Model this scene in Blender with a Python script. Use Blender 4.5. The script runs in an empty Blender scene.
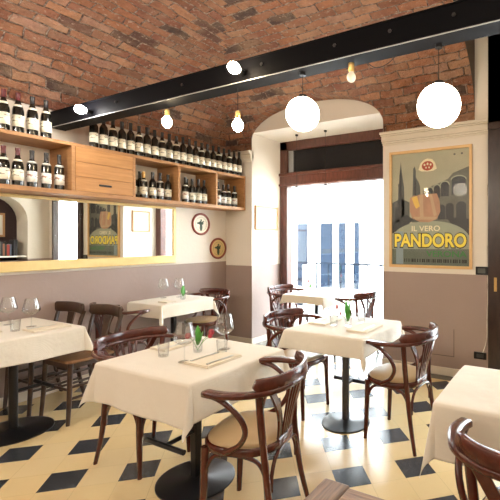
import bpy, bmesh, math, random
from mathutils import Vector, Matrix
random.seed(7)
C = bpy.context.scene.collection
PI = math.pi
# ------------------------------------------------------------------ materials
def newmat(name):
    m = bpy.data.materials.new(name); m.use_nodes = True
    nt = m.node_tree; b = nt.nodes['Principled BSDF']
    return m, nt, b
def N(nt, t, **kw):
    n = nt.nodes.new(t)
    for k, v in kw.items(): setattr(n, k, v)
    return n
def mathn(nt, op, a, b=None, clamp=False):
    n = N(nt, 'ShaderNodeMath', operation=op); n.use_clamp = clamp
    for i, v in enumerate((a, b)):
        if v is None: continue
        if isinstance(v, (int, float)): n.inputs[i].default_value = v
        else: nt.links.new(v, n.inputs[i])
    return n.outputs[0]
def mixc(nt, fac, a, b):
    n = N(nt, 'ShaderNodeMix', data_type='RGBA')
    for sock, v in ((n.inputs['Factor'], fac), (n.inputs['A'], a), (n.inputs['B'], b)):
        pass
    ins = {'f': n.inputs[0], 'a': n.inputs[6], 'b': n.inputs[7]}
    for k, v in (('f', fac), ('a', a), ('b', b)):
        if isinstance(v, (int, float)): ins[k].default_value = v
        elif isinstance(v, tuple): ins[k].default_value = (*v, 1) if len(v) == 3 else v
        else: nt.links.new(v, ins[k])
    return n.outputs[2]
def coords(nt, kind='Object', scale=(1,1,1)):
    tc = N(nt, 'ShaderNodeTexCoord'); mp = N(nt, 'ShaderNodeMapping')
    mp.inputs['Scale'].default_value = scale
    nt.links.new(tc.outputs[kind], mp.inputs[0]); return mp.outputs[0]
def noise(nt, vec, scale, detail=4, rough=.55):
    n = N(nt, 'ShaderNodeTexNoise'); n.inputs['Scale'].default_value = scale
    n.inputs['Detail'].default_value = detail; n.inputs['Roughness'].default_value = rough
    nt.links.new(vec, n.inputs['Vector']); return n.outputs['Fac']
def ramp(nt, fac, stops, interp='LINEAR'):
    r = N(nt, 'ShaderNodeValToRGB'); r.color_ramp.interpolation = interp
    e = r.color_ramp.elements
    while len(e) < len(stops): e.new(.5)
    for i, (p, c) in enumerate(stops): e[i].position = p; e[i].color = (*c, 1)
    nt.links.new(fac, r.inputs[0]); return r.outputs[0]
def bump(nt, b, h, dist=.01, strength=1.):
    n = N(nt, 'ShaderNodeBump'); n.inputs['Distance'].default_value = dist; n.inputs['Strength'].default_value = strength
    nt.links.new(h, n.inputs['Height']); nt.links.new(n.outputs[0], b.inputs['Normal'])
def simple(name, col, rough=.5, metal=0., var=.12, scale=8., bmp=0., coat=0., spec=None):
    m, nt, b = newmat(name)
    v = coords(nt); f = noise(nt, v, scale)
    c = mixc(nt, f, tuple(x*(1-var) for x in col), tuple(min(1, x*(1+var)) for x in col))
    nt.links.new(c, b.inputs['Base Color'])
    b.inputs['Roughness'].default_value = rough; b.inputs['Metallic'].default_value = metal
    b.inputs['Coat Weight'].default_value = coat; b.inputs['Coat Roughness'].default_value = .15
    if spec is not None: b.inputs['Specular IOR Level'].default_value = spec
    if bmp: bump(nt, b, noise(nt, v, scale*6), bmp)
    return m
def wood(name, c1, c2, rough=.4, scale=(3,3,22), rings=5., coat=0., ax=None):
    m, nt, b = newmat(name)
    v = coords(nt, 'Object', scale)
    f = noise(nt, v, rings, 6, .6)
    v2 = coords(nt); f2 = noise(nt, v2, 2.3, 2)
    c = ramp(nt, f, [(.3, c1), (.7, c2)])
    c = mixc(nt, mathn(nt, 'MULTIPLY', f2, .35), c, tuple(x*.6 for x in c1))
    nt.links.new(c, b.inputs['Base Color']); b.inputs['Roughness'].default_value = rough
    b.inputs['Coat Weight'].default_value = coat; b.inputs['Coat Roughness'].default_value = .12
    bump(nt, b, f, .0015)
    return m
def emis(name, col, s):
    m, nt, b = newmat(name)
    b.inputs['Base Color'].default_value = (*col, 1)
    b.inputs['Emission Color'].default_value = (*col, 1); b.inputs['Emission Strength'].default_value = s
    return m
def thin_glass(name, tint=(1,1,1), gloss=.08, rough=.0, fm=.5):
    m = bpy.data.materials.new(name); m.use_nodes = True; nt = m.node_tree; nt.nodes.clear()
    o = N(nt, 'ShaderNodeOutputMaterial'); mx = N(nt, 'ShaderNodeMixShader')
    t = N(nt, 'ShaderNodeBsdfTransparent'); t.inputs[0].default_value = (*tint, 1)
    g = N(nt, 'ShaderNodeBsdfGlossy'); g.inputs['Roughness'].default_value = rough
    lw = N(nt, 'ShaderNodeLayerWeight'); lw.inputs[0].default_value = .25
    f = mathn(nt, 'ADD', mathn(nt, 'MULTIPLY', lw.outputs['Facing'], fm), gloss, True)
    nt.links.new(mixc(nt, mathn(nt,'POWER',lw.outputs['Facing'],2.), (*tint,), (.62,.63,.62)), t.inputs[0])
    nt.links.new(f, mx.inputs[0]); nt.links.new(t.outputs[0], mx.inputs[1]); nt.links.new(g.outputs[0], mx.inputs[2])
    nt.links.new(mx.outputs[0], o.inputs[0]); return m

M = {}
# painted plaster: mauve dado below, cream above (paint line is part of the wall)
def wallmat(name, zsplit):
    m, nt, b = newmat(name)
    tc = N(nt, 'ShaderNodeNewGeometry'); sx = N(nt, 'ShaderNodeSeparateXYZ'); nt.links.new(tc.outputs['Position'], sx.inputs[0])
    f = mathn(nt, 'GREATER_THAN', sx.outputs[2], zsplit)
    v = coords(nt); n1 = noise(nt, v, 1.6, 5)
    lo = mixc(nt, n1, (.30, .222, .195), (.37, .285, .255)); hi = mixc(nt, n1, (.70, .64, .555), (.78, .72, .64))
    nt.links.new(mixc(nt, f, lo, hi), b.inputs['Base Color']); b.inputs['Roughness'].default_value = .62
    bump(nt, b, noise(nt, v, 30, 3), .002); return m
M['wallL'] = wallmat('plaster_left', 1.14); M['wall'] = wallmat('plaster', 1.085)
M['cream'] = simple('cream_plaster', (.76, .70, .60), .6, var=.06, scale=3, bmp=.002)
M['white'] = simple('white_paint', (.82, .79, .72), .5, var=.04)
M['base'] = simple('baseboard_paint', (.74, .66, .54), .45, var=.05)
M['mahog'] = wood('mahogany_stain', (.050, .009, .005), (.115, .021, .011), .27, (6,6,3), 4, coat=.25)
M['brown'] = wood('brown_stain', (.026, .012, .007), (.075, .035, .017), .35, (4,4,2), 5, coat=.25)
M['brownseat'] = wood('brown_seat_wood', (.17, .075, .025), (.30, .15, .055), .35, (20,3,3), 3, coat=.25)
M['oak'] = wood('oak_shelf', (.36, .165, .06), (.54, .29, .12), .5, (3,3,16), 3.)
M['oakdoor'] = wood('oak_door', (.42, .19, .06), (.60, .31, .11), .45, (3,1.2,18), 3.)
M['table_wood'] = wood('worn_walnut_top', (.11, .055, .025), (.40, .22, .11), .45, (3,40,3), 3)
M['table_edge'] = wood('worn_walnut_edge', (.07, .035, .016), (.30, .16, .08), .45, (40,3,3), 3)
M['doorwood'] = wood('dark_red_door_wood', (.07, .022, .014), (.15, .05, .032), .3, (8,8,2), 4, coat=.2)
M['darkwood'] = wood('very_dark_door_wood', (.018, .008, .006), (.045, .02, .014), .35, (8,8,2), 4, coat=.2)
M['black'] = simple('black_steel', (.012, .012, .014), .32, .3)
M['beam'] = simple('beam_steel', (.005, .005, .0065), .55, 0., scale=4, spec=.05)
M['bracket'] = simple('beam_edge', (.06, .06, .06), .3, .6)
M['cushion'] = simple('beige_vinyl', (.50, .36, .20), .38, var=.1, scale=5)
M['gold'] = simple('gilt_frame', (.72, .53, .22), .35, .2, var=.12, scale=20)
M['palewood'] = simple('pale_wood_frame', (.50, .27, .12), .45, var=.1, scale=14)
M['posterframe'] = simple('honey_wood_frame', (.70, .45, .20), .4, var=.1, scale=14)
M['dsteel'] = simple('dark_steel', (.10,.105,.11), .3, .7, var=.1)
M['steel'] = simple('brushed_steel', (.62, .62, .60), .42, .8, var=.05)
M['brass'] = simple('brass', (.62, .43, .16), .3, .9, var=.05)
M['glass'] = thin_glass('clear_glass', (.97,.98,.98), .05)
M['pane'] = thin_glass('window_pane', (.96,.98,.98), .04)
M['poster_pane'] = thin_glass('poster_pane', (.99,.99,.99), .008, 0., .012)
M['darkpane'] = simple('dark_transom_panel', (.012, .012, .014), .4, var=.3, scale=3, spec=.25)
M['transomreflection'] = simple('grey_transom_reflection', (.30, .31, .32), .2)
M['paper'] = simple('white_paper', (.80, .78, .72), .6, var=.03)
M['leaf'] = simple('green_leaf', (.07, .30, .035), .35, var=.35, scale=25)
M['petal_red'] = simple('red_petal', (.35, .02, .035), .4, var=.3, scale=30)
M['petal_pink'] = simple('pink_petal', (.62, .25, .27), .4, var=.2, scale=30)
M['petal_white'] = simple('white_petal', (.8, .7, .66), .4)
M['pave'] = simple('pale_paving', (.62, .60, .57), .8, var=.1)
M['facade'] = simple('pale_facade', (.80, .79, .77), .8, var=.05)
M['shutter'] = simple('blue_grey_shutter', (.012, .019, .030), 1., var=.2, spec=0.)
M['rail'] = simple('grey_rail', (.010, .014, .02), 1., spec=0.)
M['cable'] = simple('white_cable', (.75, .70, .6), .5)
# linen
m, nt, b = newmat('ivory_linen'); v = coords(nt)
f = noise(nt, v, 5, 4); nt.links.new(mixc(nt, f, (.70, .645, .545), (.77, .715, .62)), b.inputs['Base Color'])
b.inputs['Roughness'].default_value = .75; b.inputs['Sheen Weight'].default_value = .2
wv = N(nt, 'ShaderNodeTexWave'); wv.inputs['Scale'].default_value = 220; nt.links.new(v, wv.inputs['Vector'])
bump(nt, b, mathn(nt, 'ADD', mathn(nt, 'MULTIPLY', wv.outputs['Fac'], .03), f), .02, .6); M['linen'] = m
m, nt, b = newmat('napkin_paper'); v = coords(nt); f = noise(nt, v, 30, 3)
nt.links.new(mixc(nt, f, (.68, .60, .46), (.76, .69, .56)), b.inputs['Base Color']); b.inputs['Roughness'].default_value = .7; M['napkin'] = m
# mirror
m, nt, b = newmat('mirror_silver'); b.inputs['Metallic'].default_value = 1; b.inputs['Roughness'].default_value = .01
b.inputs['Base Color'].default_value = (.86, .88, .86, 1); M['mirror'] = m
# brick vault
m, nt, b = newmat('old_brick')
uv = N(nt, 'ShaderNodeUVMap'); uv.uv_map = 'UVMap'
nz = N(nt, 'ShaderNodeTexNoise'); nz.inputs['Scale'].default_value = 5.; nz.inputs['Detail'].default_value = 3; nt.links.new(uv.outputs[0], nz.inputs['Vector'])
vs = N(nt, 'ShaderNodeVectorMath', operation='SUBTRACT'); nt.links.new(nz.outputs['Color'], vs.inputs[0]); vs.inputs[1].default_value = (.5,.5,.5)
vm = N(nt, 'ShaderNodeVectorMath', operation='SCALE'); nt.links.new(vs.outputs[0], vm.inputs[0]); vm.inputs['Scale'].default_value = .075
va = N(nt, 'ShaderNodeVectorMath', operation='ADD'); nt.links.new(uv.outputs[0], va.inputs[0]); nt.links.new(vm.outputs[0], va.inputs[1])
br = N(nt, 'ShaderNodeTexBrick'); br.offset = .5; br.inputs['Scale'].default_value = 1
br.inputs['Brick Width'].default_value = .265; br.inputs['Row Height'].default_value = .094
br.inputs['Mortar Size'].default_value = .010; br.inputs['Mortar Smooth'].default_value = .8
br.inputs['Color1'].default_value = (0,0,0,1); br.inputs['Color2'].default_value = (1,1,1,1); br.inputs['Mortar'].default_value = (.5,.5,.5,1)
nt.links.new(va.outputs[0], br.inputs['Vector'])
bc = ramp(nt, br.outputs['Color'], [(0, (.075,.055,.045)), (.06, (.10,.065,.05)), (.09, (.30,.115,.06)), (.35, (.54,.22,.10)), (.6, (.38,.14,.08)), (.8, (.66,.32,.16)), (1., (.56,.30,.20))])
n2 = noise(nt, uv.outputs[0], 22, 6, .7); n3 = noise(nt, uv.outputs[0], 3, 4)
n4 = noise(nt, uv.outputs[0], 9, 5, .65)
bc = mixc(nt, ramp(nt, n4, [(.42,(0,0,0)),(.64,(1,1,1))]), bc, mixc(nt, .4, bc, (.15,.06,.04)))
bc = mixc(nt, ramp(nt, n3, [(.45,(0,0,0)),(.7,(1,1,1))]), bc, mixc(nt, .5, bc, (.55,.36,.22)))
bc = mixc(nt, mathn(nt, 'MULTIPLY', n2, .25), bc, (.20,.085,.06))
bc = mixc(nt, ramp(nt, n2, [(.57,(0,0,0)), (.68,(1,1,1))]), bc, (.60,.42,.30))
mort = ramp(nt, n2, [(.40,(.10,.055,.04)),(.60,(.50,.38,.29))])
nt.links.new(mixc(nt, br.outputs['Fac'], bc, mort), b.inputs['Base Color']); b.inputs['Roughness'].default_value = .85
hgt = mathn(nt, 'ADD', mathn(nt, 'MULTIPLY', mathn(nt, 'SUBTRACT', 1., br.outputs['Fac']), 1.), mathn(nt, 'MULTIPLY', n2, .9))
hgt = mathn(nt, 'ADD', hgt, mathn(nt, 'MULTIPLY', br.outputs['Color'], .5))
bump(nt, b, mathn(nt, 'ADD', hgt, mathn(nt, 'MULTIPLY', n4, 1.5)), .07); M['brick'] = m
# floor
m, nt, b = newmat('terrazzo_tiles')
g = N(nt, 'ShaderNodeNewGeometry'); s = N(nt, 'ShaderNodeSeparateXYZ'); nt.links.new(g.outputs['Position'], s.inputs[0])
th = math.radians(42.643); ct, st = math.cos(th), math.sin(th); ox, oy = -2.6874, 1.1932
dx = mathn(nt, 'SUBTRACT', s.outputs[0], ox); dy = mathn(nt, 'SUBTRACT', s.outputs[1], oy)
pu = mathn(nt, 'ADD', mathn(nt, 'MULTIPLY', dx, ct), mathn(nt, 'MULTIPLY', dy, st))
pv = mathn(nt, 'SUBTRACT', mathn(nt, 'MULTIPLY', dy, ct), mathn(nt, 'MULTIPLY', dx, st))
def frac(x): return mathn(nt, 'FLOORED_MODULO', x, 1.) if False else mathn(nt, 'FRACT', x)
fu = frac(mathn(nt, 'ADD', mathn(nt, 'DIVIDE', pu, .42), 50)); fv = frac(mathn(nt, 'ADD', mathn(nt, 'DIVIDE', pv, .42), 50))
du = mathn(nt, 'LESS_THAN', fu, .478); dv = mathn(nt, 'LESS_THAN', fv, .478)
dark = mathn(nt, 'MULTIPLY', du, dv)
def near(x, p, w=.004): return mathn(nt, 'LESS_THAN', mathn(nt, 'ABSOLUTE', mathn(nt, 'SUBTRACT', x, p)), w)
jl = mathn(nt, 'MAXIMUM', mathn(nt, 'MAXIMUM', near(fu, .478), near(fu, .002)), mathn(nt, 'MAXIMUM', near(fv, .478), near(fv, .002)))
v = coords(nt); n1 = noise(nt, v, 2.2, 5); n2 = noise(nt, v, 90, 2)
ids = N(nt, 'ShaderNodeCombineXYZ'); nt.links.new(mathn(nt,'FLOOR', mathn(nt,'DIVIDE',pu,.21)), ids.inputs[0]); nt.links.new(mathn(nt,'FLOOR',mathn(nt,'DIVIDE',pv,.21)), ids.inputs[1])
wn = N(nt, 'ShaderNodeTexWhiteNoise'); nt.links.new(ids.outputs[0], wn.inputs['Vector'])
lt = mixc(nt, n1, (.68,.49,.23), (.78,.60,.32)); lt = mixc(nt, mathn(nt,'MULTIPLY',wn.outputs['Value'],.22), lt, (.72,.60,.40)); lt = mixc(nt, mathn(nt,'MULTIPLY',n2,.16), lt, (.42,.30,.14))
dk = mixc(nt, n2, (.022,.026,.032), (.05,.055,.064))
c = mixc(nt, mathn(nt,'MULTIPLY',jl,.35), lt, (.36,.26,.13)); c = mixc(nt, dark, c, dk)
border = mathn(nt, 'GREATER_THAN', s.outputs[1], 4.10)
c = mixc(nt, border, c, (.11,.105,.085))
nt.links.new(c, b.inputs['Base Color'])
b.inputs['Specular IOR Level'].default_value = .6
nt.links.new(mathn(nt, 'ADD', mathn(nt,'MULTIPLY',n1,.12), .17), b.inputs['Roughness']); bump(nt, b, mathn(nt,'ADD',mathn(nt,'MULTIPLY',jl,-.3),mathn(nt,'MULTIPLY',n1,.2)), .002); M['floor'] = m
# bottle materials
M['bottle'] = simple('dark_bottle_glass', (.010, .010, .008), .07, var=.2); M['bottle'].node_tree.nodes['Principled BSDF'].inputs['Coat Weight'].default_value = .6
def labelmat(name, col, ink, sc):
    m, nt, b = newmat(name); v = coords(nt, 'Object', (30, 30, 60))
    f = noise(nt, v, sc, 2, .5); z = coords(nt)
    sp = N(nt, 'ShaderNodeSeparateXYZ'); nt.links.new(z, sp.inputs[0])
    band = mathn(nt, 'MULTIPLY', mathn(nt, 'GREATER_THAN', sp.outputs[2], .085), mathn(nt, 'LESS_THAN', sp.outputs[2], .15))
    k = mathn(nt, 'MULTIPLY', band, mathn(nt, 'GREATER_THAN', f, .56))
    nt.links.new(mixc(nt, k, col, ink), b.inputs['Base Color']); b.inputs['Roughness'].default_value = .5; return m
M['label_cream'] = labelmat('cream_label', (.84,.80,.66), (.22,.20,.14), 1.1)
M['label_white'] = labelmat('white_label', (.86,.85,.80), (.35,.18,.14), .9)
M['cap_black'] = simple('black_capsule', (.02,.018,.02), .3); M['cap_red'] = simple('red_capsule', (.10,.012,.016), .3); M['cap_gold'] = simple('gold_capsule', (.5,.3,.1), .3, .5)

# ------------------------------------------------------------------ mesh builder
class MB:
    def __init__(s): s.v = []; s.f = []
    def add(s, vs, fs):
        o = len(s.v); s.v += [tuple(x) for x in vs]; s.f += [tuple(i+o for i in f) for f in fs]; return s
    def box(s, x0, x1, y0, y1, z0, z1):
        x0,x1=min(x0,x1),max(x0,x1);y0,y1=min(y0,y1),max(y0,y1);z0,z1=min(z0,z1),max(z0,z1)
        return s.add([(x0,y0,z0),(x1,y0,z0),(x1,y1,z0),(x0,y1,z0),(x0,y0,z1),(x1,y0,z1),(x1,y1,z1),(x0,y1,z1)],
                     [(3,2,1,0),(4,5,6,7),(0,1,5,4),(1,2,6,5),(2,3,7,6),(3,0,4,7)])
    def lathe(s, prof, c=(0,0,0), n=20, axis='z'):
        vs=[];fs=[]
        for r,z in prof:
            for k in range(n):
                a=2*PI*k/n; p=(max(r,.0001)*math.cos(a), max(r,.0001)*math.sin(a), z)
                if axis=='y': p=(p[0],p[2],-p[1])
                if axis=='x': p=(p[2],p[1],-p[0])
                vs.append((p[0]+c[0],p[1]+c[1],p[2]+c[2]))
        for i in range(len(prof)-1):
            for k in range(n):
                k2=(k+1)%n; fs.append((i*n+k,i*n+k2,(i+1)*n+k2,(i+1)*n+k))
        closed=prof[0]==prof[-1]
        if prof[0][0]>.0002 and not closed: fs.append(tuple(reversed(range(n))))
        if prof[-1][0]>.0002 and not closed: fs.append(tuple((len(prof)-1)*n+k for k in range(n)))
        return s.add(vs,fs)
    def sweep(s, pts, w, h=None, ref=(0,0,1), n=None, close=False):
        # circular (h None) or rounded-rectangular section swept along pts; w/h may be lists
        P=[Vector(p) for p in pts]; L=len(P); ref=Vector(ref); vs=[]; fs=[]
        for i,p in enumerate(P):
            t=(P[min(i+1,L-1)]-P[max(i-1,0)])
            if close: t=P[(i+1)%L]-P[i-1]
            t.normalize(); S=t.cross(ref)
            if S.length<1e-3: S=t.cross(Vector((1,0,0)))
            S.normalize(); U=S.cross(t)
            wi=w[i] if isinstance(w,(list,tuple)) else w
            if h is None:
                nn=n or 10
                ring=[p+S*(wi*math.cos(2*PI*k/nn))+U*(wi*math.sin(2*PI*k/nn)) for k in range(nn)]
            else:
                hi=h[i] if isinstance(h,(list,tuple)) else h
                a,b_=wi/2,hi/2; c=min(a,b_)*.35
                ring=[p+S*x+U*y for x,y in ((a,-b_+c),(a,b_-c),(a-c,b_),(-a+c,b_),(-a,b_-c),(-a,-b_+c),(-a+c,-b_),(a-c,-b_))]; nn=8
            vs+=ring
        m_=L if close else L-1
        for i in range(m_):
            for k in range(nn):
                k2=(k+1)%nn; j=(i+1)%L; fs.append((i*nn+k,j*nn+k,j*nn+k2,i*nn+k2))
        if not close: fs.append(tuple(range(nn))); fs.append(tuple(reversed(range((L-1)*nn,L*nn))))
        return s.add(vs,fs)
    def prism(s, poly, f, t0, t1):
        # poly 2D (ccw); f(u,v,t)->xyz
        n=len(poly); vs=[f(u,v,t0) for u,v in poly]+[f(u,v,t1) for u,v in poly]
        fs=[tuple(reversed(range(n))),tuple(range(n,2*n))]+[(k,(k+1)%n,n+(k+1)%n,n+k) for k in range(n)]
        return s.add(vs,fs)
    def build(s, name, mat, parent=None, smooth=True, bevel=0., solid=0., sub=0, ang=40):
        me=bpy.data.meshes.new(name); me.from_pydata(s.v,[],s.f); me.update()
        bm=bmesh.new(); bm.from_mesh(me); bmesh.ops.recalc_face_normals(bm,faces=bm.faces)
        if not solid: pass
        for e in bm.edges:
            if len(e.link_faces)==2: e.smooth = e.calc_face_angle(0) < math.radians(ang)
        for f in bm.faces: f.smooth = smooth
        bm.to_mesh(me); bm.free()
        o=bpy.data.objects.new(name,me); C.objects.link(o); me.materials.append(mat)
        if parent is not None: o.parent=parent
        if solid:
            d=o.modifiers.new('Solidify','SOLIDIFY'); d.thickness=solid
        if bevel:
            d=o.modifiers.new('Bevel','BEVEL'); d.width=bevel; d.segments=2; d.limit_method='ANGLE'; d.angle_limit=math.radians(50)
        if sub:
            d=o.modifiers.new('Subd','SUBSURF'); d.levels=sub; d.render_levels=sub
        return o
def tag(o, label, cat, group=None):
    o['label']=label; o['category']=cat
    if group: o['group']=group
    return o
def thing(name, label, cat, loc=(0,0,0), rz=0, group=None):
    o=bpy.data.objects.new(name,None); C.objects.link(o); o.empty_display_size=.1
    o.location=loc; o.rotation_euler=(0,0,rz); return tag(o,label,cat,group)
def struct(o, label=None):
    o['kind']='structure'
    if label: o['label']=label
    return o
def dup(root, loc, rz, label, group=None, flip=False):
    r=root.copy(); C.objects.link(r); r.location=loc; r.rotation_euler=(0,0,rz); r['label']=label
    if group: r['group']=group
    for ch in list(root.children):
        c=ch.copy(); C.objects.link(c); c.parent=r
        for g_ in ch.children:
            d=g_.copy(); C.objects.link(d); d.parent=c
    return r
def spline(pts, n=6):
    P=[Vector(p) for p in pts]; out=[]
    for i in range(len(P)-1):
        p0=P[max(i-1,0)];p1=P[i];p2=P[i+1];p3=P[min(i+2,len(P)-1)]
        for k in range(n):
            t=k/n; out.append(.5*((2*p1)+(-p0+p2)*t+(2*p0-5*p1+4*p2-p3)*t*t+(-p0+3*p1-3*p2+p3)*t**3))
    out.append(P[-1]); return out

# ------------------------------------------------------------------ room
XL=-4.314; YW=4.25; XR=.49; YB=-2.6; XO0=-3.83; XO1=-1.862; YF=4.914; ZO=2.915; ZS=2.672
struct(MB().box(XL-.2,XR+.8,YB-.2,YF+.1,-.1,0).build('floor',M['floor'],smooth=False),'cream terrazzo floor with dark diamond tiles')
struct(MB().box(XL-.2,XL,YB-.2,5.3,0,3.7).build('wall_left',M['wallL'],smooth=False),'left wall, cream above a mauve dado')
w=MB().box(XL,XO0,YW,5.3,0,ZS+.9).box(XO0,XO1,YW,5.3,ZO,3.7).box(XO1,-.69,YW,5.3,0,3.7).box(-.69,.28,YW+.02,5.3,2.75,3.7).box(.28,XR+.2,YW,YW+.07,0,3.7)
struct(w.build('wall_far',M['wall'],smooth=False),'far wall with the doorway and the poster')
struct(MB().box(XL-.2,XR+.8,YB-.2,YB,0,3.7).build('wall_back',M['wall'],smooth=False))
# right wall with arched niche
NY0,NY1,NZ0,NZ1=3.02,3.89,1.05,1.80
def niche_outline(n=16):
    cy=(NY0+NY1)/2; r=(NY1-NY0)/2
    pts=[(NY0,NZ0),(NY1,NZ0),(NY1,NZ1)]
    for k in range(1,n): a=PI*k/n; pts.append((cy+r*math.cos(a),NZ1+r*1.05*math.sin(a)))
    pts.append((NY0,NZ1)); return pts
no=niche_outline()
bm=bmesh.new(); out=[(YB,0),(YW+.1,0),(YW+.1,3.7),(YB,3.7)]
es=[]
for loop in (out,no):
    vs=[bm.verts.new((XR,y,z)) for y,z in loop]
    es+=[bm.edges.new((vs[i],vs[(i+1)%len(vs)])) for i in range(len(vs))]
bmesh.ops.triangle_fill(bm,use_beauty=True,edges=es)
for i in range(len(no)):
    a,b_=no[i],no[(i+1)%len(no)]
    q=[bm.verts.new((XR,*a)),bm.verts.new((XR,*b_)),bm.verts.new((XR+.42,*b_)),bm.verts.new((XR+.42,*a))]; bm.faces.new(q)
me=bpy.data.meshes.new('wall_right'); bm.to_mesh(me); bm.free(); me.materials.append(M['wall'])
o=bpy.data.objects.new('wall_right',me); C.objects.link(o); struct(o,'right wall with an arched niche')
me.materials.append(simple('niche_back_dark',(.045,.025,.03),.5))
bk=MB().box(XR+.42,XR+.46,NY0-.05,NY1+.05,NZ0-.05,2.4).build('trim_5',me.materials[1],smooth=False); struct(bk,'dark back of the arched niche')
# ceiling vault
RV=2.4
def prof(s):
    s=min(max(s,0),RV); q=1-s/RV
    return ZS+.90*(1-q**2.5)**(1/2.5)
ARC=[0.];
for i in range(1,801):
    s0,s1=(i-1)/800*RV,i/800*RV; ARC.append(ARC[-1]+math.hypot(s1-s0,prof(s1)-prof(s0)))
def arc(s):
    if s>=RV: return ARC[-1]+(s-RV)
    k=max(s,0)/RV*800; i=min(int(k),799); return ARC[i]+(ARC[i+1]-ARC[i])*(k-i)
LC=(XO0+XO1)/2; LH=(XO1-XO0)/2+.004
def lun(x):
    q=(x-LC)/LH
    return -1 if abs(q)>=1 else 2.80+.385*math.sqrt(1-abs(q)**2.3)
XE=-.83
def dist_samples(n): return [RV*(1-math.cos(PI/2*i/n))*1.0 for i in range(n+1)]
xs=set(round(XL+d,4) for d in dist_samples(46)); xs|={round(LC+LH*math.sin(t/26*PI/2),4) for t in range(-26,27)}
xs|={round(LC-LH-.003,4),round(LC+LH+.003,4),round(LC-LH+.0015,4),round(LC+LH-.0015,4)}|{XE}
x_=XL+RV
while x_<XE: xs.add(round(x_,4)); x_+=.06
xs=sorted(x for x in xs if x<=XE+1e-6)
ys=set(round(YW-d,4) for d in dist_samples(60)); y_=YW-RV
while y_>YB-.05: ys.add(round(y_,4)); y_-=.1
for k in range(30): ys.add(round(YW-.02*k,4))
ys=sorted(ys)
def hmain(x,y): return min(prof(x-XL),prof(YW-y))
def hh(x,y): return max(hmain(x,y),lun(x))
me=bpy.data.meshes.new('ceiling'); V=[(x,y,hh(x,y)) for y in ys for x in xs]; nx=len(xs)
F=[(j*nx+i,j*nx+i+1,(j+1)*nx+i+1,(j+1)*nx+i) for j in range(len(ys)-1) for i in range(nx-1)]
me.from_pydata(V,[],F); uvl=me.uv_layers.new(name='UVMap')
for p in me.polygons:
    cx=sum(V[i][0] for i in p.vertices)/4; cy=sum(V[i][1] for i in p.vertices)/4
    if lun(cx)>hmain(cx,cy): kind=2
    elif prof(cx-XL)<prof(YW-cy): kind=0
    else: kind=1
    for li,vi in zip(p.loop_indices,p.vertices):
        x,y,z=V[vi]
        if kind==0: u,v_=y,arc(x-XL)
        elif kind==1: u,v_=x+.11,arc(YW-y)
        else:
            q=max(-1,min(1,(x-LC)/LH)); u,v_=y,math.asin(q)*.9+10.
        uvl.data[li].uv=(u,v_)
    p.use_smooth=True
me.materials.append(M['brick']); o=bpy.data.objects.new('ceiling',me); C.objects.link(o); struct(o,'old red brick vault')
# end face of the vault, pilaster strip and the flat ceiling of the entrance bay
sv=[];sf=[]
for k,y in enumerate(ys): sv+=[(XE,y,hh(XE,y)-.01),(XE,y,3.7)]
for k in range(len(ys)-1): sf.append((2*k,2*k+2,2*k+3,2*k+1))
struct(MB().add(sv,sf).build('trim_3',simple('bay_side_painted_shade',(.10,.07,.05),.8),smooth=False),'end face of the brick vault')  # dark colour stands for the shadow gap beside the pilaster
struct(MB().box(XE,XR+.8,YB-.1,YW+.1,3.62,3.72).build('trim_4',M['cream'],smooth=False),'flat ceiling of the entrance bay')
struct(MB().box(-.80,-.69,YW-.025,YW,ZS,3.62).build('trim_6',M['cream'],smooth=False),'narrow plaster pilaster above the cornice')
# cornices (stepped mouldings)
def cornice(x0,x1,name,lab,e0=0,e1=0):
    mb=MB(); 
    for z0,z1,p in ((ZS-.145,ZS-.125,.012),(ZS-.125,ZS-.105,.022),(ZS-.105,ZS-.045,.03),(ZS-.045,ZS-.028,.045),(ZS-.028,ZS,.06)):
        mb.box(x0-e0*p,x1+e1*p,YW-p,YW+.05,z0,z1)
    struct(mb.build(name,M['cream'],smooth=False,bevel=.006),lab)
cornice(XL,XO0,'trim_1','small cornice in the wall corner',0,0)
cornice(XO1,-.69,'trim_2','cream cornice above the poster',.4,0)
# baseboards
struct(MB().box(XL,XL+.014,YB,YW,0,.085).build('baseboard_left',M['base'],smooth=False,bevel=.003))
struct(MB().box(XL,XO0,YW-.014,YW,0,.085).box(XO1,-.69,YW-.014,YW,0,.085).box(XO0,XO0+.014,YW-.014,YF-.06,0,.085).box(XO1-.014,XO1,YW,YF-.06,0,.085).build('baseboard_far',M['base'],smooth=False,bevel=.003))
# hatch lines in the dado
struct(MB().box(-1.30,-1.045,YW-.004,YW,.207,.213).box(-1.048,-1.042,YW-.004,YW,.207,.50).build('trim_7',simple('seam',(.14,.10,.085),.7),smooth=False),'thin seam of a small hatch in the dado')

# ------------------------------------------------------------------ main doorway: frame, transom, glass
dr=MB().box(XO0,XO0+.13,YF-.05,YF+.07,0,ZO).box(XO1-.13,XO1,YF-.05,YF+.07,0,ZO).box(XO0,XO1,YF-.05,YF+.07,2.78,ZO).box(XO0,XO1,YF-.06,YF+.07,2.24,2.45)
dr.box(XO0,XO1,YF-.085,YF-.05,2.40,2.44).box(XO0,XO1,YF-.085,YF-.05,2.25,2.28).box(XO0+.02,XO0+.05,YF-.065,YF-.05,0,2.25)
d1=struct(dr.build('door_1',M['doorwood'],smooth=False,bevel=.005),'dark red wooden doorway open to the street')
MB().box(XO0+.22,XO1-.13,YF-.01,YF+.02,2.45,2.78).build('transom_panel',M['darkpane'],d1,smooth=False)
MB().box(XO0+.13,XO0+.22,YF-.01,YF+.02,2.45,2.78).build('transom_reflection',M['transomreflection'],d1,smooth=False)  # lighter left end: a reflection on the transom, painted as a grey piece
MB().box(XO0+.13,XO1-.13,YF+.03,YF+.036,.0,2.24).build('door_glass',M['pane'],d1,smooth=False)
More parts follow.
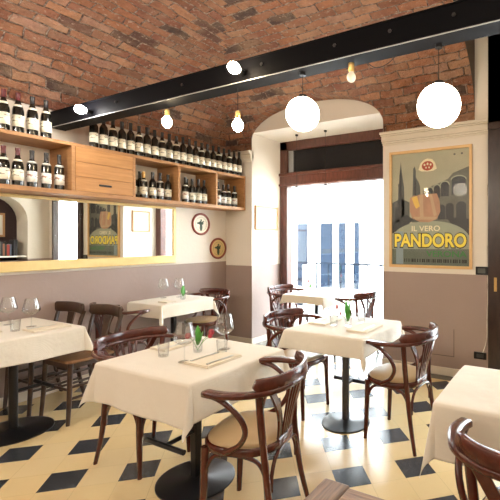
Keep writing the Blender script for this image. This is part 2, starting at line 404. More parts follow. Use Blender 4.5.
# entrance bay: dark wooden portal with glazed door
pr=MB().box(-.69,-.565,YW-.05,YW+.12,0,3.6).box(.25,.295,YW-.05,YW+.05,0,3.6).box(-.69,.36,YW-.05,YW+.12,2.55,3.6).box(-.565,.235,YW,YW+.08,0,.22)
pr.box(-.569,-.565,YW-.02,YW+.06,.22,2.55).box(-.69,.36,YW-.07,YW-.05,2.55,2.62)
d2=struct(pr.build('door_2',M['darkwood'],smooth=False,bevel=.006),'very dark wooden entrance portal at the right edge')
MB().box(-.545,.235,YW+.03,YW+.036,.22,2.55).build('door_glass',M['pane'],d2,smooth=False)
hp=MB().box(-.632,-.604,YW-.056,YW-.05,.93,1.07).build('lock_plate',M['brass'],d2,smooth=False,bevel=.004)
MB().lathe([(.008,0),(.008,.03),(.013,.034),(.013,.05),(.004,.056)],(-.618,YW-.056,1.03),12,'y').build('door_knob',M['brass'],hp).scale=(1,1,1)

# ------------------------------------------------------------------ steel beam
bt=thing('ceiling_beam','long black steel beam crossing the room under the brick vault','beam',(0,0,0))
BY0,BY1,BZ0,BZ1=2.032,2.165,2.503,2.655
MB().box(XL,XR,BY0+.006,BY1-.006,BZ0+.012,BZ1-.01).build('beam_web',M['beam'],bt,smooth=False)
MB().box(XL,XR,BY0,BY1,BZ0,BZ0+.012).build('bottom_flange',M['beam'],bt,smooth=False,bevel=.003)
MB().box(XL,XR,BY0,BY1,BZ1-.01,BZ1).build('top_flange',M['beam'],bt,smooth=False,bevel=.003)
MB().box(XL,XR,BY0-.0015,BY0+.001,BZ0-.0005,BZ0+.005).build('edge_highlight',simple('painted_edge_highlight',(.42,.42,.42),.35,.3),bt,smooth=False)  # pale strip: highlight along the lower flange edge, put in as colour
for x in (-3.3,-2.5,-1.75,-1.2,-.85,-.5):
    MB().lathe([(.011,0),(.011,.006),(.005,.012)],(x,BY0+.006,BZ0+.085),6,'y').build('bolt',M['bracket'],bt).scale=(1,1,1)
# fix bolts direction: lathe along +y starts at face; move outward
for o in bt.children:
    if o.name.startswith('bolt'): o.location=(0,-.011,0)

# ------------------------------------------------------------------ lamps
EM_G=emis('globe_glow',(1,.88,.68),15.); EM_B=emis('bulb_glow_warm',(1,.80,.52),70.); EM_C=emis('bulb_glow_cool',(1,.96,.92),90.)
EM_FILL=emis('bulb_glow_added_fill',(1,.92,.80),330.)
M['bulb_off']=simple('unlit_opal_bulb',(.80,.76,.66),.3)
def pendant(x,y,z,r,ztop,label,grp='white globe pendants'):
    t=thing('globe_pendant',label,'pendant lamp',(x,y,ztop),0,grp)
    h=ztop-z
    MB().lathe([(0,-r)]+[(r*math.sin(a),-r*math.cos(a)) for a in [PI*k/16 for k in range(1,16)]]+[(0,r)],(0,0,-h),32).build('globe',EM_G,t)
    MB().lathe([(.0022,-h+r),(.0022,-.02)],(0,0,0),8).build('cord',M['black'],t)
    MB().lathe([(.02,-.02),(.02,0)],(0,0,0),16).build('ceiling_cup',M['black'],t)
    MB().lathe([(.03,-h+r-.006),(.026,-h+r+.014),(.01,-h+r+.02)],(0,0,0),16).build('globe_cap',M['black'],t)
pendant(-1.470,2.095,2.240,.106,BZ0,'white glass globe lamp glowing in front of the doorway arch')
pendant(-.606,2.13,2.172,.116,BZ0,'white glass globe lamp glowing above the framed poster')
pendant(-3.33,4.60,2.10,.075,ZO,'washed-out small globe hanging in the doorway, the left one','small globes in the doorway')
pendant(-2.86,4.60,2.10,.075,ZO,'washed-out small globe hanging in the doorway, the right one','small globes in the doorway')
BP=[(0,-.046),(.014,-.043),(.028,-.032),(.0365,-.012),(.0375,.0),(.033,.018),(.021,.036),(.0135,.048),(.0135,.055)]
def bulb(x,y,z,mat,label,ztop=None,side=False):
    if side:
        t=thing('wall_bulb',label,'light bulb',(x,BY0,z),0,'bare bulbs on the black beam')
        MB().lathe([(.024,-.0),(.024,.012),(.016,.014),(.016,.05)],(0,0,0),16,'y').build('socket',M['black'],t).location=(0,-.05,0)
        MB().lathe(BP,(0,0,0),20,'y').build('bulb',mat,t).location=(0,-.09,0)
    else:
        t=thing('hanging_bulb',label,'light bulb',(x,y,ztop),0,'bare bulbs on the black beam'); h=ztop-z
        k_=.72 if mat is M['bulb_off'] else 1.
        MB().lathe([(r_*k_ if z_<.05 else r_,.055+(z_-.055)*k_) for r_,z_ in BP],(0,0,-h),20).build('bulb',mat,t)
        MB().lathe([(.015,-h+.045),(.018,-h+.05),(.018,-h+.095),(.006,-h+.10)],(0,0,0),16).build('socket',M['brass'],t)
        if h>.11: MB().lathe([(.0022,-h+.10),(.0022,0)],(0,0,0),8).build('cord',M['black'],t)
bulb(-3.64,0,2.55,EM_C,'bright bare bulb on the left end of the beam near the shelf',side=True)
bulb(-1.90,0,2.56,EM_B,'bright bare bulb on the front of the beam, near mid picture',side=True)
bulb(-2.78,2.12,2.375,EM_B,'glowing bare bulb hung close under the beam above the bottle row',BZ0)
bulb(-2.02,2.10,2.245,EM_B,'glowing bare bulb on a short cord by the corner cornice',BZ0)
bulb(-1.125,2.10,2.398,M['bulb_off'],'unlit opal bulb in a brass socket under the beam',BZ0)
for x,y,z,lab in ((-2.9,-.7,2.5,'added fill bulb behind the viewer over the left of the room'),(-1.7,-1.0,2.5,'added fill bulb behind the viewer over the middle of the room'),(-.6,-.7,2.5,'added fill bulb behind the viewer over the right of the room'),(-3.6,.3,2.45,'added fill bulb near the left wall, outside the view')):
    bulb(x,y,z,EM_FILL,lab,prof(x-XL)+.01)  # bulbs added out of view to brighten the room
# black wire slung under the beam
MB().sweep(spline([(-1.05,2.15,2.505),(-1.0,2.17,2.47),(-.93,2.17,2.475),(-.87,2.16,2.505)],6),.0025,n=6).build('loose_wire',M['black'],bt)

# ------------------------------------------------------------------ shelf, mirror, plates
SXF=-3.94; SZ0,SZ1=1.853,2.325
sh=thing('wall_shelf','long oak wall shelf of open boxes with one closed cupboard','shelf',(XL,0,0)); sh_off=-XL
def shp(nm,mb,mat=None,parent=None,bevel=.003):
    o=mb.build(nm,mat or M['oak'],parent or sh,smooth=False,bevel=bevel)
    if parent is None: o.location=(sh_off,0,0)
    return o
YS0=.95; YS1=4.245
shp('top_board',MB().box(XL,SXF,YS0,YS1,SZ1-.03,SZ1)); shp('bottom_board',MB().box(XL,SXF,YS0,YS1,SZ0,SZ0+.038))
for y in (YS0,2.03,2.61,3.155,3.715,YS1-.028):
    shp('divider',MB().box(XL,SXF-.002,y,y+.028,SZ0+.038,SZ1-.03))
cd=MB()
for k in range(3):
    zz=SZ0+.04+k*.1345; cd.box(SXF-.02,SXF-.001,2.061,2.607,zz+.001,zz+.133)
cdo=shp('cupboard_door',cd,M['oakdoor'],None,.002)
MB().box(SXF-.006,SXF+.010,2.27,2.385,1.957,1.975).build('handle_slot',M['black'],cdo,smooth=False,bevel=.003)
shp('cupboard_back',MB().box(XL,XL+.01,2.06,2.61,SZ0+.038,SZ1-.03))
mr=thing('wall_mirror','long gilt-framed mirror under the oak shelf','mirror',(XL,2.2,1.49))
MY0,MY1,MZ0,MZ1=.95,3.375,1.165,1.848
def rel(o,base): o.location=tuple(-c for c in base); return o
rel(MB().box(XL+.03,XL+.04,MY0+.02,MY1-.02,MZ0+.07,MZ1-.02).build('mirror_glass',M['mirror'],mr,smooth=False),(XL,2.2,1.49))
fr=MB().box(XL,XL+.055,MY0,MY1,MZ0,MZ0+.092).box(XL,XL+.055,MY0,MY1,MZ1-.03,MZ1).box(XL,XL+.055,MY0,MY0+.04,MZ0+.092,MZ1-.03).box(XL,XL+.055,MY1-.04,MY1,MZ0+.092,MZ1-.03)
fo=rel(fr.build('mirror_frame',M['gold'],mr,smooth=False,bevel=.006),(XL,2.2,1.49))
# decorative plates
def plate(y,z,rim,face,label):
    t=thing('wall_plate',label,'plate',(XL,y,z),0,'round plates on the left wall')
    r=.148
    MB().lathe([(r-.03,.004),(r-.022,.016),(r-.008,.02),(r,.012),(r,.0),(r-.03,.0)],(0,0,0),40,'x').build('rim',rim,t)
    MB().lathe([(.0,.006),(r-.028,.006),(r-.028,.0)],(0,0,0),40,'x').build('face',face,t)
    mb=MB()
    ell=lambda cy,cz,ry,rz,n=14:[(cy+ry*math.cos(2*PI*k/n),cz+rz*math.sin(2*PI*k/n)) for k in range(n)]
    f=lambda u,v,tt:(tt,u,v)
    for e in (ell(0,-.045,.022,.045),ell(.01,.008,.030,.018),ell(-.012,.012,.02,.028)): mb.prism(e,f,.0065,.0085)
    ink=simple('plate_ink',(.05,.09,.045),.4)
    mb.prism([(-.06,.0),(-.0,.0),(.0,.03),(-.066,.02)],f,.0065,.0085); mb.prism([(.0,.0),(.05,.03),(.04,.045),(.0,.02)],f,.0065,.0085)
    mb.prism([(-.006,0),(.006,0),(.006,.05),(-.006,.05)],f,.0065,.0085); mb.prism(ell(0,.052,.012,.014),f,.0065,.0085)
    mb.build('painted_figure',ink,t)
    MB().lathe([(.089,.0062),(.089,.0070),(.0915,.0070),(.0915,.0062),(.089,.0062)],(0,0,0),40,'x').build('painted_ring',ink,t)
rimr=simple('red_brown_rim',(.24,.05,.03),.3,var=.3,scale=30)
plate(3.80,1.655,rimr,simple('plate_cream',(.74,.66,.50),.3),'round cream plate with red rim and green figure, the upper one beside the mirror')
plate(4.10,1.325,rimr,simple('plate_yellow',(.62,.46,.20),.3),'round yellow plate with red rim, the lower one near the wall corner')

# ------------------------------------------------------------------ bottles
def bottle_proto(kind,lab,cap):
    t=thing('wine_bottle','x','wine bottle')
    if kind=='burg': pf=[(.0,.006),(.03,.0),(.039,.004),(.040,.012),(.040,.165),(.037,.19),(.029,.215),(.020,.24),(.0155,.262),(.0145,.30),(.0165,.303),(.0165,.315),(.014,.32)]
    else: pf=[(.0,.006),(.03,.0),(.037,.004),(.0375,.012),(.0375,.195),(.035,.212),(.026,.228),(.0165,.242),(.0145,.255),(.014,.30),(.0163,.303),(.0163,.315),(.0135,.32)]
    MB().lathe(pf,(0,0,0),20).build('glass',M['bottle'],t)
    R=.0408 if kind=='burg' else .0383
    vs=[];fs=[]; n=18
    for k in range(n+1):
        a=math.radians(-105+210*k/n)
        for z in (.045,.138): vs.append((R*math.cos(a),R*math.sin(a),z))
    for k in range(n): fs.append((2*k,2*k+2,2*k+3,2*k+1))
    MB().add(vs,fs).build('label',lab,t,solid=.0004)
    MB().lathe([(.0165,.245),(.0160,.262),(.0155,.298),(.0172,.303),(.0172,.322),(.0,.3235)],(0,0,0),16).build('capsule',cap,t)
    if lab is M['label_cream'] and cap is M['cap_black'] and kind=='bord': return t
    # neck label
    vs=[];fs=[]
    for k in range(9):
        a=math.radians(-70+140*k/8)
        for z,rr in ((.207,.0335 if kind=='burg' else .0368),(.226,.0268 if kind=='burg' else .0287)): vs.append((rr*math.cos(a),rr*math.sin(a),z))
    for k in range(8): fs.append((2*k,2*k+2,2*k+3,2*k+1))
    MB().add(vs,fs).build('shoulder_label',lab,t,solid=.0004)
    return t
PB={'a':bottle_proto('burg',M['label_cream'],M['cap_red']),'b':bottle_proto('burg',M['label_cream'],M['cap_black']),'c':bottle_proto('bord',M['label_white'],M['cap_black']),'d':bottle_proto('bord',M['label_cream'],M['cap_gold']),'e':bottle_proto('bord',M['label_cream'],M['cap_black'])}
ORD='first second third fourth fifth sixth seventh eighth ninth tenth eleventh twelfth thirteenth fourteenth fifteenth sixteenth seventeenth eighteenth nineteenth twentieth twenty-first twenty-second twenty-third twenty-fourth twenty-fifth'.split()
used=set()
CAPN={'a':'red-capped','b':'black-capped','c':'black-capped white-label','d':'gold-capped','e':'black-capped'}
def put(kind,x,y,z,label,group,rz=0.,s=1.):
    p=PB[kind]
    if kind not in used:
        used.add(kind); p.location=(x,y,z); p.rotation_euler=(0,0,rz); p['label']=label; p['group']=group; o=p
    else: o=dup(p,(x,y,z),rz,label,group)
    o.scale=(1,1,s); return o
for k,y in enumerate((1.553,1.650,1.750,1.850)):
    kd='aabb'[k]; put(kd,-3.99,y,SZ1,'%s wine bottle atop the shelf left of the beam, %s from left'%(CAPN[kd],ORD[k]),'bottles on top of the shelf, left of the beam',random.uniform(-.25,.1)-.45,1.02)
ty=[2.245+ (4.165-2.245)*k/21 for k in range(22)]
for k,y in enumerate(ty):
    kd='eebeebeebebeeebeebebee'[k]; put(kd,-3.985,y,SZ1,'dark wine bottle atop the shelf right of the beam, %s from the corner'%ORD[21-k],'bottles on top of the shelf, right of the beam',random.uniform(-.3,.1)-.35,random.uniform(.98,1.02))
zb=SZ0+.038
for k,(y,kd) in enumerate(((1.565,'a'),(1.660,'a'),(1.760,'c'),(1.866,'c'),(1.968,'c'))):
    put(kd,-4.02,y,zb,'%s wine bottle in the box left of the cupboard, %s from left'%(CAPN[kd],ORD[k]),'bottles in the box left of the cupboard',-.4,.98)
secs=[('first',[(2.69,'e',-4.06),(2.765,'d',-4.0),(2.83,'e',-4.16),(2.885,'e',-4.02),(2.985,'c',-4.03),(3.085,'e',-4.03)]),
      ('second',[(3.235,'e',-4.08),(3.32,'c',-4.03),(3.42,'e',-4.03),(3.515,'e',-4.03),(3.61,'e',-4.04),(3.46,'b',-4.17)]),
      ('last',[(3.85,'c',-4.05),(3.945,'c',-4.05),(4.04,'b',-4.06),(4.145,'c',-4.05)])]
for nm,L in secs:
    for k,(y,kd,x) in enumerate(sorted(L)):
        put(kd,x,y,zb,'%s bottle in the %s open box right of the cupboard, %s from left'%(CAPN[kd],nm,ORD[k]),'bottles in the %s box right of the cupboard'%nm,random.uniform(-.6,-.1),random.uniform(.86,.98))

# ------------------------------------------------------------------ armchair (bentwood), front = +Y
def make_armchair():
    t=thing('bentwood_armchair','x','chair')
    mg=M['mahog']
    def se(rx,ry,e,n=36,cy=0):
        out=[]
        for k in range(n):
            a=2*PI*k/n; c_,s_=math.cos(a),math.sin(a)
            out.append((rx*math.copysign(abs(c_)**(2/e),c_)*(1-.08*(-s_ if s_<0 else 0)), cy+ry*math.copysign(abs(s_)**(2/e),s_)))
        return out
    def slab(levels,name,mat,par):
        vs=[];fs=[];n=36
        for (rx,ry,z) in levels: vs+=[(x,y,z) for x,y in se(rx,ry,2.6,n)]
        for i in range(len(levels)-1):
            for k in range(n): k2=(k+1)%n; fs.append((i*n+k,i*n+k2,(i+1)*n+k2,(i+1)*n+k))
        fs.append(tuple(reversed(range(n)))); fs.append(tuple((len(levels)-1)*n+k for k in range(n)))
        return MB().add(vs,fs).build(name,mat,par,ang=70)
    slab([(.205,.200,.412),(.213,.208,.418),(.213,.208,.446),(.206,.201,.452)],'seat_frame',mg,t)
    slab([(.198,.193,.450),(.200,.195,.458),(.190,.185,.468),(.15,.145,.475),(.05,.05,.478)],'seat_cushion',M['cushion'],t)
    for sx in (-1,1):
        MB().sweep([(sx*.172,.155,.43),(sx*.175,.158,.25),(sx*.180,.170,0)],[.020,.0185,.014]).build('front_leg',mg,t)
        MB().sweep(spline([(sx*.208,-.240,0),(sx*.190,-.198,.20),(sx*.186,-.170,.42),(sx*.203,-.162,.58),(sx*.222,-.160,.738)],5),[.0125+.0055*min(1,i/8) for i in range(21)]).build('rear_leg',mg,t)
    # arm hoop
    hp=spline([(-.262,.095,.732),(-.283,.03,.736),(-.286,-.05,.739),(-.258,-.15,.742),(-.17,-.235,.744),(0,-.272,.745),(.17,-.235,.744),(.258,-.15,.742),(.286,-.05,.739),(.283,.03,.736),(.262,.095,.732)],6)
    nh=len(hp); ws=[.054-.018*math.sin(PI*min(1,max(0,(i-8)/(nh-17)))) if 8<i<nh-9 else .054 for i in range(nh)]
    for i in (0,nh-1): ws[i]=.036
    MB().sweep(hp,ws,.026).build('arm_hoop',mg,t,ang=50)
    # crest
    cr=[p for p in hp if p.y<-.150]; cr=[Vector((p.x*.985,p.y*.985-.008,.778)) for p in cr]; nc=len(cr)
    hs=[.068]*nc; hs[0]=hs[-1]=.035
    for i in (0,nc-1): cr[i].z=.762
    MB().sweep(cr,.022,hs,).build('crest_rail',mg,t,ang=50)
    # splats
    for sx in (-1,1):
        MB().sweep(spline([(sx*.058,-.188,.445),(sx*.074,-.200,.54),(sx*.130,-.215,.64),(sx*.192,-.210,.738)],5),.042,.012,ref=(0,1,0)).build('side_splat',mg,t)
        for q in (.014,.043):
            MB().sweep(spline([(sx*q*.8,-.192,.445),(sx*q*1.05,-.215,.57),(sx*q*1.9,-.255,.738)],5),.017,.010,ref=(0,1,0)).build('spindle',mg,t)
    MB().sweep([(-.08,-.19,.448),(0,-.196,.448),(.08,-.19,.448)],.024,.03).build('splat_foot',mg,t)
    # arm brackets
    for sx in (-1,1):
        MB().sweep(spline([(sx*.262,.075,.724),(sx*.270,-.005,.700),(sx*.266,-.085,.635),(sx*.248,-.105,.56),(sx*.228,-.06,.485),(sx*.212,.02,.437)],6),.0135).build('arm_bracket',mg,t)
    # bentwood arches under the seat
    def arch(a,b_,drop=.16):
        a=Vector(a);b_=Vector(b_); pts=[]
        for k,(f,z) in enumerate(((.045,.25),(.06,.32),(.16,.385),(.32,.405),(.5,.408),(.68,.405),(.84,.385),(.94,.32),(.955,.25))):
            p=a.lerp(b_,f); pts.append((p.x,p.y,z))
        MB().sweep(spline(pts,4),.010,n=8).build('seat_arch',mg,t)
    arch((-.177,.168,0),(-.180,-.195,0)); arch((.177,.168,0),(.180,-.195,0)); arch((-.182,.168,0),(.182,.168,0)); arch((-.182,-.195,0),(.182,-.195,0))
    return t
AC=make_armchair(); first=[True]
def armchair(x,y,ang,label,group='mahogany bentwood armchairs'):
    # ang: facing direction measured from +Y, counter-clockwise (left)
    if first[0]:
        first[0]=False; AC.location=(x,y,0); AC.rotation_euler=(0,0,math.radians(ang)); AC['label']=label; AC['group']=group; return AC
    return dup(AC,(x,y,0),math.radians(ang),label,group)
armchair(-1.468,1.62,104.,'mahogany bentwood armchair pulled to the right side of the foreground table, beige seat')
armchair(-2.455,1.735,-90.,'mahogany armchair half hidden behind the left side of the foreground table')
armchair(-1.11,2.80,84.,'mahogany armchair with beige seat standing free before the poster wall')
armchair(-2.03,2.85,-92.,'mahogany armchair tucked at the left side of the middle table, near picture centre')
armchair(-3.31,4.43,-92.,'mahogany armchair left of the window table inside the doorway')
armchair(-2.36,4.47,88.,'mahogany armchair right of the window table, against the bright street')
armchair(-4.01,2.56,-4.,'mahogany armchair at the near end of the wall table')
armchair(-3.99,3.56,178.,'mahogany armchair at the far end of the wall table, by the corner')
armchair(-.075,1.53,4.,'dark mahogany armchair cut off by the right edge, back to the viewer')

# brown farmhouse chair, front=+Y
def make_brown():
    t=thing('wooden_chair','x','chair'); br_=M['brown']
    mb=MB(); pts=[(-.20,-.17),(.20,-.17),(.212,.05),(.205,.175),(.17,.20),(-.17,.20),(-.205,.175),(-.212,.05)]
    mb.prism(pts,lambda u,v,z:(u,v,z),.475,.500); mb.build('seat',M['brownseat'],t,smooth=False,bevel=.008)
    MB().box(-.18,.18,.165,.182,.432,.476).box(-.18,.18,-.165,-.148,.432,.476).box(-.185,-.168,-.15,.166,.432,.476).box(.168,.185,-.15,.166,.432,.476).build('seat_apron',br_,t,smooth=False,bevel=.003)
    for sx in (-1,1):
        MB().sweep([(sx*.176,.168,.475),(sx*.182,.180,.2),(sx*.190,.195,0)],[.019,.018,.014]).build('front_leg',br_,t)
        MB().sweep(spline([(sx*.190,-.250,0),(sx*.183,-.20,.22),(sx*.182,-.170,.48),(sx*.188,-.195,.66),(sx*.196,-.235,.80)],5),.034,.022,ref=(0,1,0)).build('rear_post',br_,t)
        MB().sweep([(sx*.184,.178,.20),(sx*.186,-.20,.20)],.011).build('side_stretcher',br_,t)
        MB().sweep([(sx*.182,.176,.29),(sx*.183,-.19,.29)],.011).build('side_stretcher',br_,t)
    MB().sweep([(-.18,.182,.27),(.18,.182,.27)],.011).build('front_stretcher',br_,t)
    MB().sweep([(-.18,-.205,.24),(.18,-.205,.24)],.011).build('rear_stretcher',br_,t)
    MB().sweep(spline([(-.215,-.215,.818),(-.11,-.245,.818),(0,-.255,.82),(.11,-.245,.818),(.215,-.215,.815)],5),.022,[.07]+[.095]*19+[.07]).build('crest_rail',br_,t,ang=50)
    MB().prism([(-.045,.495),(.045,.495),(.028,.56),(.05,.775),(-.05,.775),(-.028,.56)],lambda u,v,w_:(u,-.175-.22*(v-.475)+w_,v),-.007,.007).build('splat',br_,t,smooth=False)
    return t
BC=make_brown(); BC.location=(-3.625,1.93,0); BC.rotation_euler=(0,0,PI+.02)
BC['label']='brown wooden chair at the left table, the one nearer the room'; BC['group']='brown wooden chairs at the left table'
dup(BC,(-4.085,1.87,0),PI+.03,'brown wooden chair at the left table, the one against the wall','brown wooden chairs at the left table')

# ------------------------------------------------------------------ tables and cloths
def table(x0,x1,y0,y1,zt,bx,by,br_,label,bar=None,basemat='black',square=True):
    t=thing('pedestal_table',label,'table',(bx,by,0),0,'cloth-covered pedestal tables')
    MB().box(x0-bx+.012,x1-bx-.012,y0-by+.012,y1-by-.012,zt-.034,zt-.004).build('tabletop',M['brown'],t,smooth=False,bevel=.006)
    if square: MB().box(-.024,.024,-.024,.024,.02,zt-.05).build('pole',M[basemat],t,smooth=False,bevel=.006)
    else: MB().lathe([(.029,.02),(.029,zt-.05)],(0,0,0),20).build('pole',M[basemat],t)
    MB().lathe([(0,.0),(br_,.0),(br_,.008),(br_-.01,.012),(.05,.016),(.03,.03),(0,.03)],(0,0,0),48).build('base_plate',M[basemat],t)
    MB().box(-.20,.20,-.02,.02,zt-.052,zt-.034).box(-.02,.02,-.20,.20,zt-.052,zt-.034).build('top_bracket',M['black'],t,smooth=False)
    if bar:
        dy,l,z=bar; yb=by+dy
        mb=MB().sweep([(0,0,z),(0,dy,z)],.013); mb.sweep([(-l/2,dy,z),(l/2,dy,z)],.015); mb.build('cross_bar',M['black'],t)
    return t
def cloth(x0,x1,y0,y1,zt,d,label,corner=(1,1,1,1),seed=0,kf=.42):
    # d = (left,right,near,far) overhang
    rnd=random.Random(seed); r=.016
    W,D=x1-x0,y1-y0
    def samples(dn,L,dp):
        n=11; a=[-dn+dn*i/n for i in range(n)]; b_=[L*i/12 for i in range(13)]; c=[L+dp*(i+1)/n for i in range(n)]
        # extra rounding samples
        ex=[-.006,-.012,-.02,L+.006,L+.012,L+.02]
        return sorted(set(round(q,5) for q in a+b_+c+ex))
    us=samples(d[0],W,d[1]); vs_=samples(d[2],D,d[3])
    ph=[rnd.uniform(0,6) for _ in range(8)]
    def hang(a,flare=.06):
        if a<=0: return 0,0
        q=r*PI/2
        if a<q: return r*math.sin(a/r), r*(1-math.cos(a/r))
        return r+(a-q)*flare, r+(a-q)*.998
    pts=[]
    for v in vs_:
        for u in us:
            ax=-u if u<0 else (u-W if u>W else 0); ay=-v if v<0 else (v-D if v>D else 0)
            sx=-1 if u<0 else 1; sy=-1 if v<0 else 1
            cx=min(max(u,0),W); cy=min(max(v,0),D)
            if ax==0 and ay==0:
                z=zt+.0008*math.sin(u*17+ph[0])*math.sin(v*15+ph[1]); pts.append((x0+u,y0+v,z)); continue
            rr=math.hypot(ax,ay); phi=math.atan2(ay,ax)
            ci=(0 if u<=W/2 else 1)+(0 if v<=D/2 else 2)
            if ax>0 and ay>0:
                cm=corner[ci]; s2=math.sin(2*phi)**2
                o_,dn=hang(rr*(1+(cm-1)*s2)); k=kf*s2
                fl=.03*math.sin(3*phi*2+ph[2+ci])*s2*(rr/.3)
                o_=o_*(1)+rr*k; dn*=math.sqrt(max(.05,1-k*k*.9))
                # curl the fold a little sideways
                tw=phi+.35*s2*(rr/.3)*(1 if ph[3]>3 else -1)*.5
                pts.append((x0+cx+sx*o_*math.cos(tw)+0*fl, y0+cy+sy*o_*math.sin(tw), zt-dn))
            else:
                o_,dn=hang(rr)
                t_=(cy/D if ax>0 else cx/W); L=(D if ax>0 else W); env=math.sin(PI*t_)**.6
                wv=.013*math.sin(t_*L*13+ph[4]+(2 if ax>0 else 0))*env*(rr/.25)+.006*math.sin(t_*L*29+ph[5])*env*(rr/.25)
                o_+=max(-.01,wv)+.004
                dn*=1-.05*env*(.5+.5*math.sin(t_*7+ph[6]))
                if ax>0: pts.append((x0+cx+sx*o_,y0+cy,zt-dn))
                else: pts.append((x0+cx,y0+cy+sy*o_,zt-dn))
    nu=len(us); fs=[(j*nu+i,j*nu+i+1,(j+1)*nu+i+1,(j+1)*nu+i) for j in range(len(vs_)-1) for i in range(nu-1)]
    o=MB().add(pts,fs).build('tablecloth',M['linen'],solid=0.,sub=1,ang=180)
    md=o.modifiers.new('S','SOLIDIFY'); md.thickness=.0016; md.offset=1
    return tag(o,label,'tablecloth','ivory tablecloths')
table(-2.36,-1.62,1.36,2.06,.75,-1.98,1.71,.225,'black pedestal table in the foreground under the ivory cloth',(-.215,.31,.30))
cloth(-2.36,-1.62,1.36,2.06,.75,(.22,.20,.225,.2),'ivory tablecloth on the foreground table',(.82,.86,.8,.85),3,.22)
table(-1.93,-1.27,2.53,3.23,.75,-1.545,2.79,.19,'steel pedestal table in the middle, between two armchairs',(.11,.34,.30),'dsteel',False)
cloth(-1.93,-1.27,2.53,3.23,.75,(.15,.14,.15,.15),'ivory tablecloth on the middle table before the doorway',(.8,1.15,.85,.9),5,.25)
table(-4.26,-3.46,1.08,1.86,.75,-3.70,1.50,.25,'black pedestal table at the left edge under an ivory cloth',(.20,.26,.30),'black',False)
cloth(-4.25,-3.46,1.08,1.86,.75,(.03,.20,.18,.18),'ivory tablecloth on the left table with wine glasses',(.9,.9,.9,.9),8,.25)
table(-4.25,-3.73,2.78,3.45,.765,-3.98,3.12,.2,'pedestal table by the left wall under the mirror end',None)
cloth(-4.25,-3.73,2.78,3.45,.765,(.03,.15,.15,.15),'ivory tablecloth on the small table along the wall',(.9,1.2,.9,1.25),11,.3)
table(-3.2,-2.62,4.15,4.80,.75,-2.91,4.47,.19,'pedestal table inside the doorway, against the bright opening',None)
cloth(-3.2,-2.62,4.15,4.80,.75,(.13,.15,.11,.13),'ivory tablecloth on the window table in the doorway',(.9,1.15,.9,.9),14,.25)
table(-.49,.30,1.70,2.26,.75,-.06,1.98,.22,'pedestal table at the right edge under a long ivory cloth',None)
cloth(-.49,.30,1.70,2.26,.75,(.27,.12,.24,.14),'ivory tablecloth on the table at the right edge',(.95,.9,.9,.9),21,.12)

# bare wooden table in the foreground
wt=thing('wooden_table','bare walnut table corner at the bottom edge','table',(-.25,.62,0))
MB().box(-.27,.55,-.30,.335,.748,.78).build('tabletop',M['table_wood'],wt,smooth=False,bevel=.004)
MB().box(-.35,-.27,-.30,.345,.746,.781).build('edge_board',M['table_edge'],wt,smooth=False,bevel=.006)
MB().box(-.28,.48,-.24,.28,.68,.747).build('apron',M['table_edge'],wt,smooth=False)
for sx,sy in ((-.28,.27),(.47,.27),(-.28,-.23),(.47,-.23)):
    MB().sweep([(sx,sy,.70),(sx,sy,0)],[.024,.017],n=8).build('leg',M['table_edge'],wt)

# ------------------------------------------------------------------ table settings
def make_wineglass():
    t=thing('wine_glass','x','wine glass')
    pf=[(.0,.0015),(.034,.0),(.034,.0015),(.006,.005),(.0035,.012),(.0035,.085),(.007,.092),(.035,.105),(.056,.123),(.060,.137),(.056,.155),(.040,.225),(.0390,.225),(.0548,.155),(.0588,.137),(.055,.125),(.035,.107),(.0,.096)]
    MB().lathe(pf,(0,0,0),28).build('glass_body',M['glass'],t,ang=60); return t
WG=make_wineglass(); wf=[True]
def wineglass(x,y,z,label):
    if wf[0]: wf[0]=False; WG.location=(x,y,z); WG['label']=label; WG['group']='wine glasses'; return
    dup(WG,(x,y,z),0,label,'wine glasses')
wineglass(-1.93,1.585,.752,'wine glass on the foreground table, left of the flowers')
wineglass(-1.925,1.885,.752,'wine glass on the foreground table, right of the flowers')
wineglass(-3.80,1.66,.752,'wine glass on the left table, the one nearer the room')
wineglass(-4.05,1.61,.752,'wine glass on the left table, the one nearer the wall')
wineglass(-4.18,3.14,.767,'wine glass on the wall table, the left one')
wineglass(-4.07,3.27,.767,'wine glass on the wall table, the right one')
def tumbler(x,y,z,label,first_=[None]):
    if first_[0] is None:
        t=thing('water_tumbler',label,'glass',(x,y,z),0,'water tumblers')
        MB().lathe([(0,.001),(.026,0),(.028,.003),(.034,.085),(.0325,.085),(.0268,.008),(0,.008)],(0,0,0),24).build('glass_body',M['glass'],t,ang=60); first_[0]=t
    else: dup(first_[0],(x,y,z),0,label,'water tumblers')
tumbler(-2.13,1.60,.752,'water tumbler left of the foreground wine glasses')
tumbler(-1.86,1.80,.752,'water tumbler right of the foreground flower vase')
tumbler(-3.72,1.52,.752,'water tumbler on the left table')
tumbler(-1.66,2.80,.752,'water tumbler left of the vase on the middle table')
tumbler(-1.50,2.98,.752,'water tumbler behind the vase on the middle table')
def leaf_mb(h,w,lean,az,base=(0,0,.04),bend=.3):
    vs=[];fs=[];n=9; ca,sa=math.cos(az),math.sin(az)
    for i in range(n):
        t_=i/(n-1); ww=w*math.sin(PI*min(.97,t_*.92+.06))**.8; out=lean*t_+bend*lean*t_*t_; z=base[2]+h*(t_-.12*t_*t_*bend)
        for q in (-1,-.4,0,.4,1):
            dxp=out+ -abs(q)*-.12*ww; vs.append((base[0]+ca*dxp-sa*q*ww, base[1]+sa*dxp+ca*q*ww, z))
    for i in range(n-1):
        for k in range(4): fs.append((i*5+k,i*5+k+1,(i+1)*5+k+1,(i+1)*5+k))
    return MB().add(vs,fs)
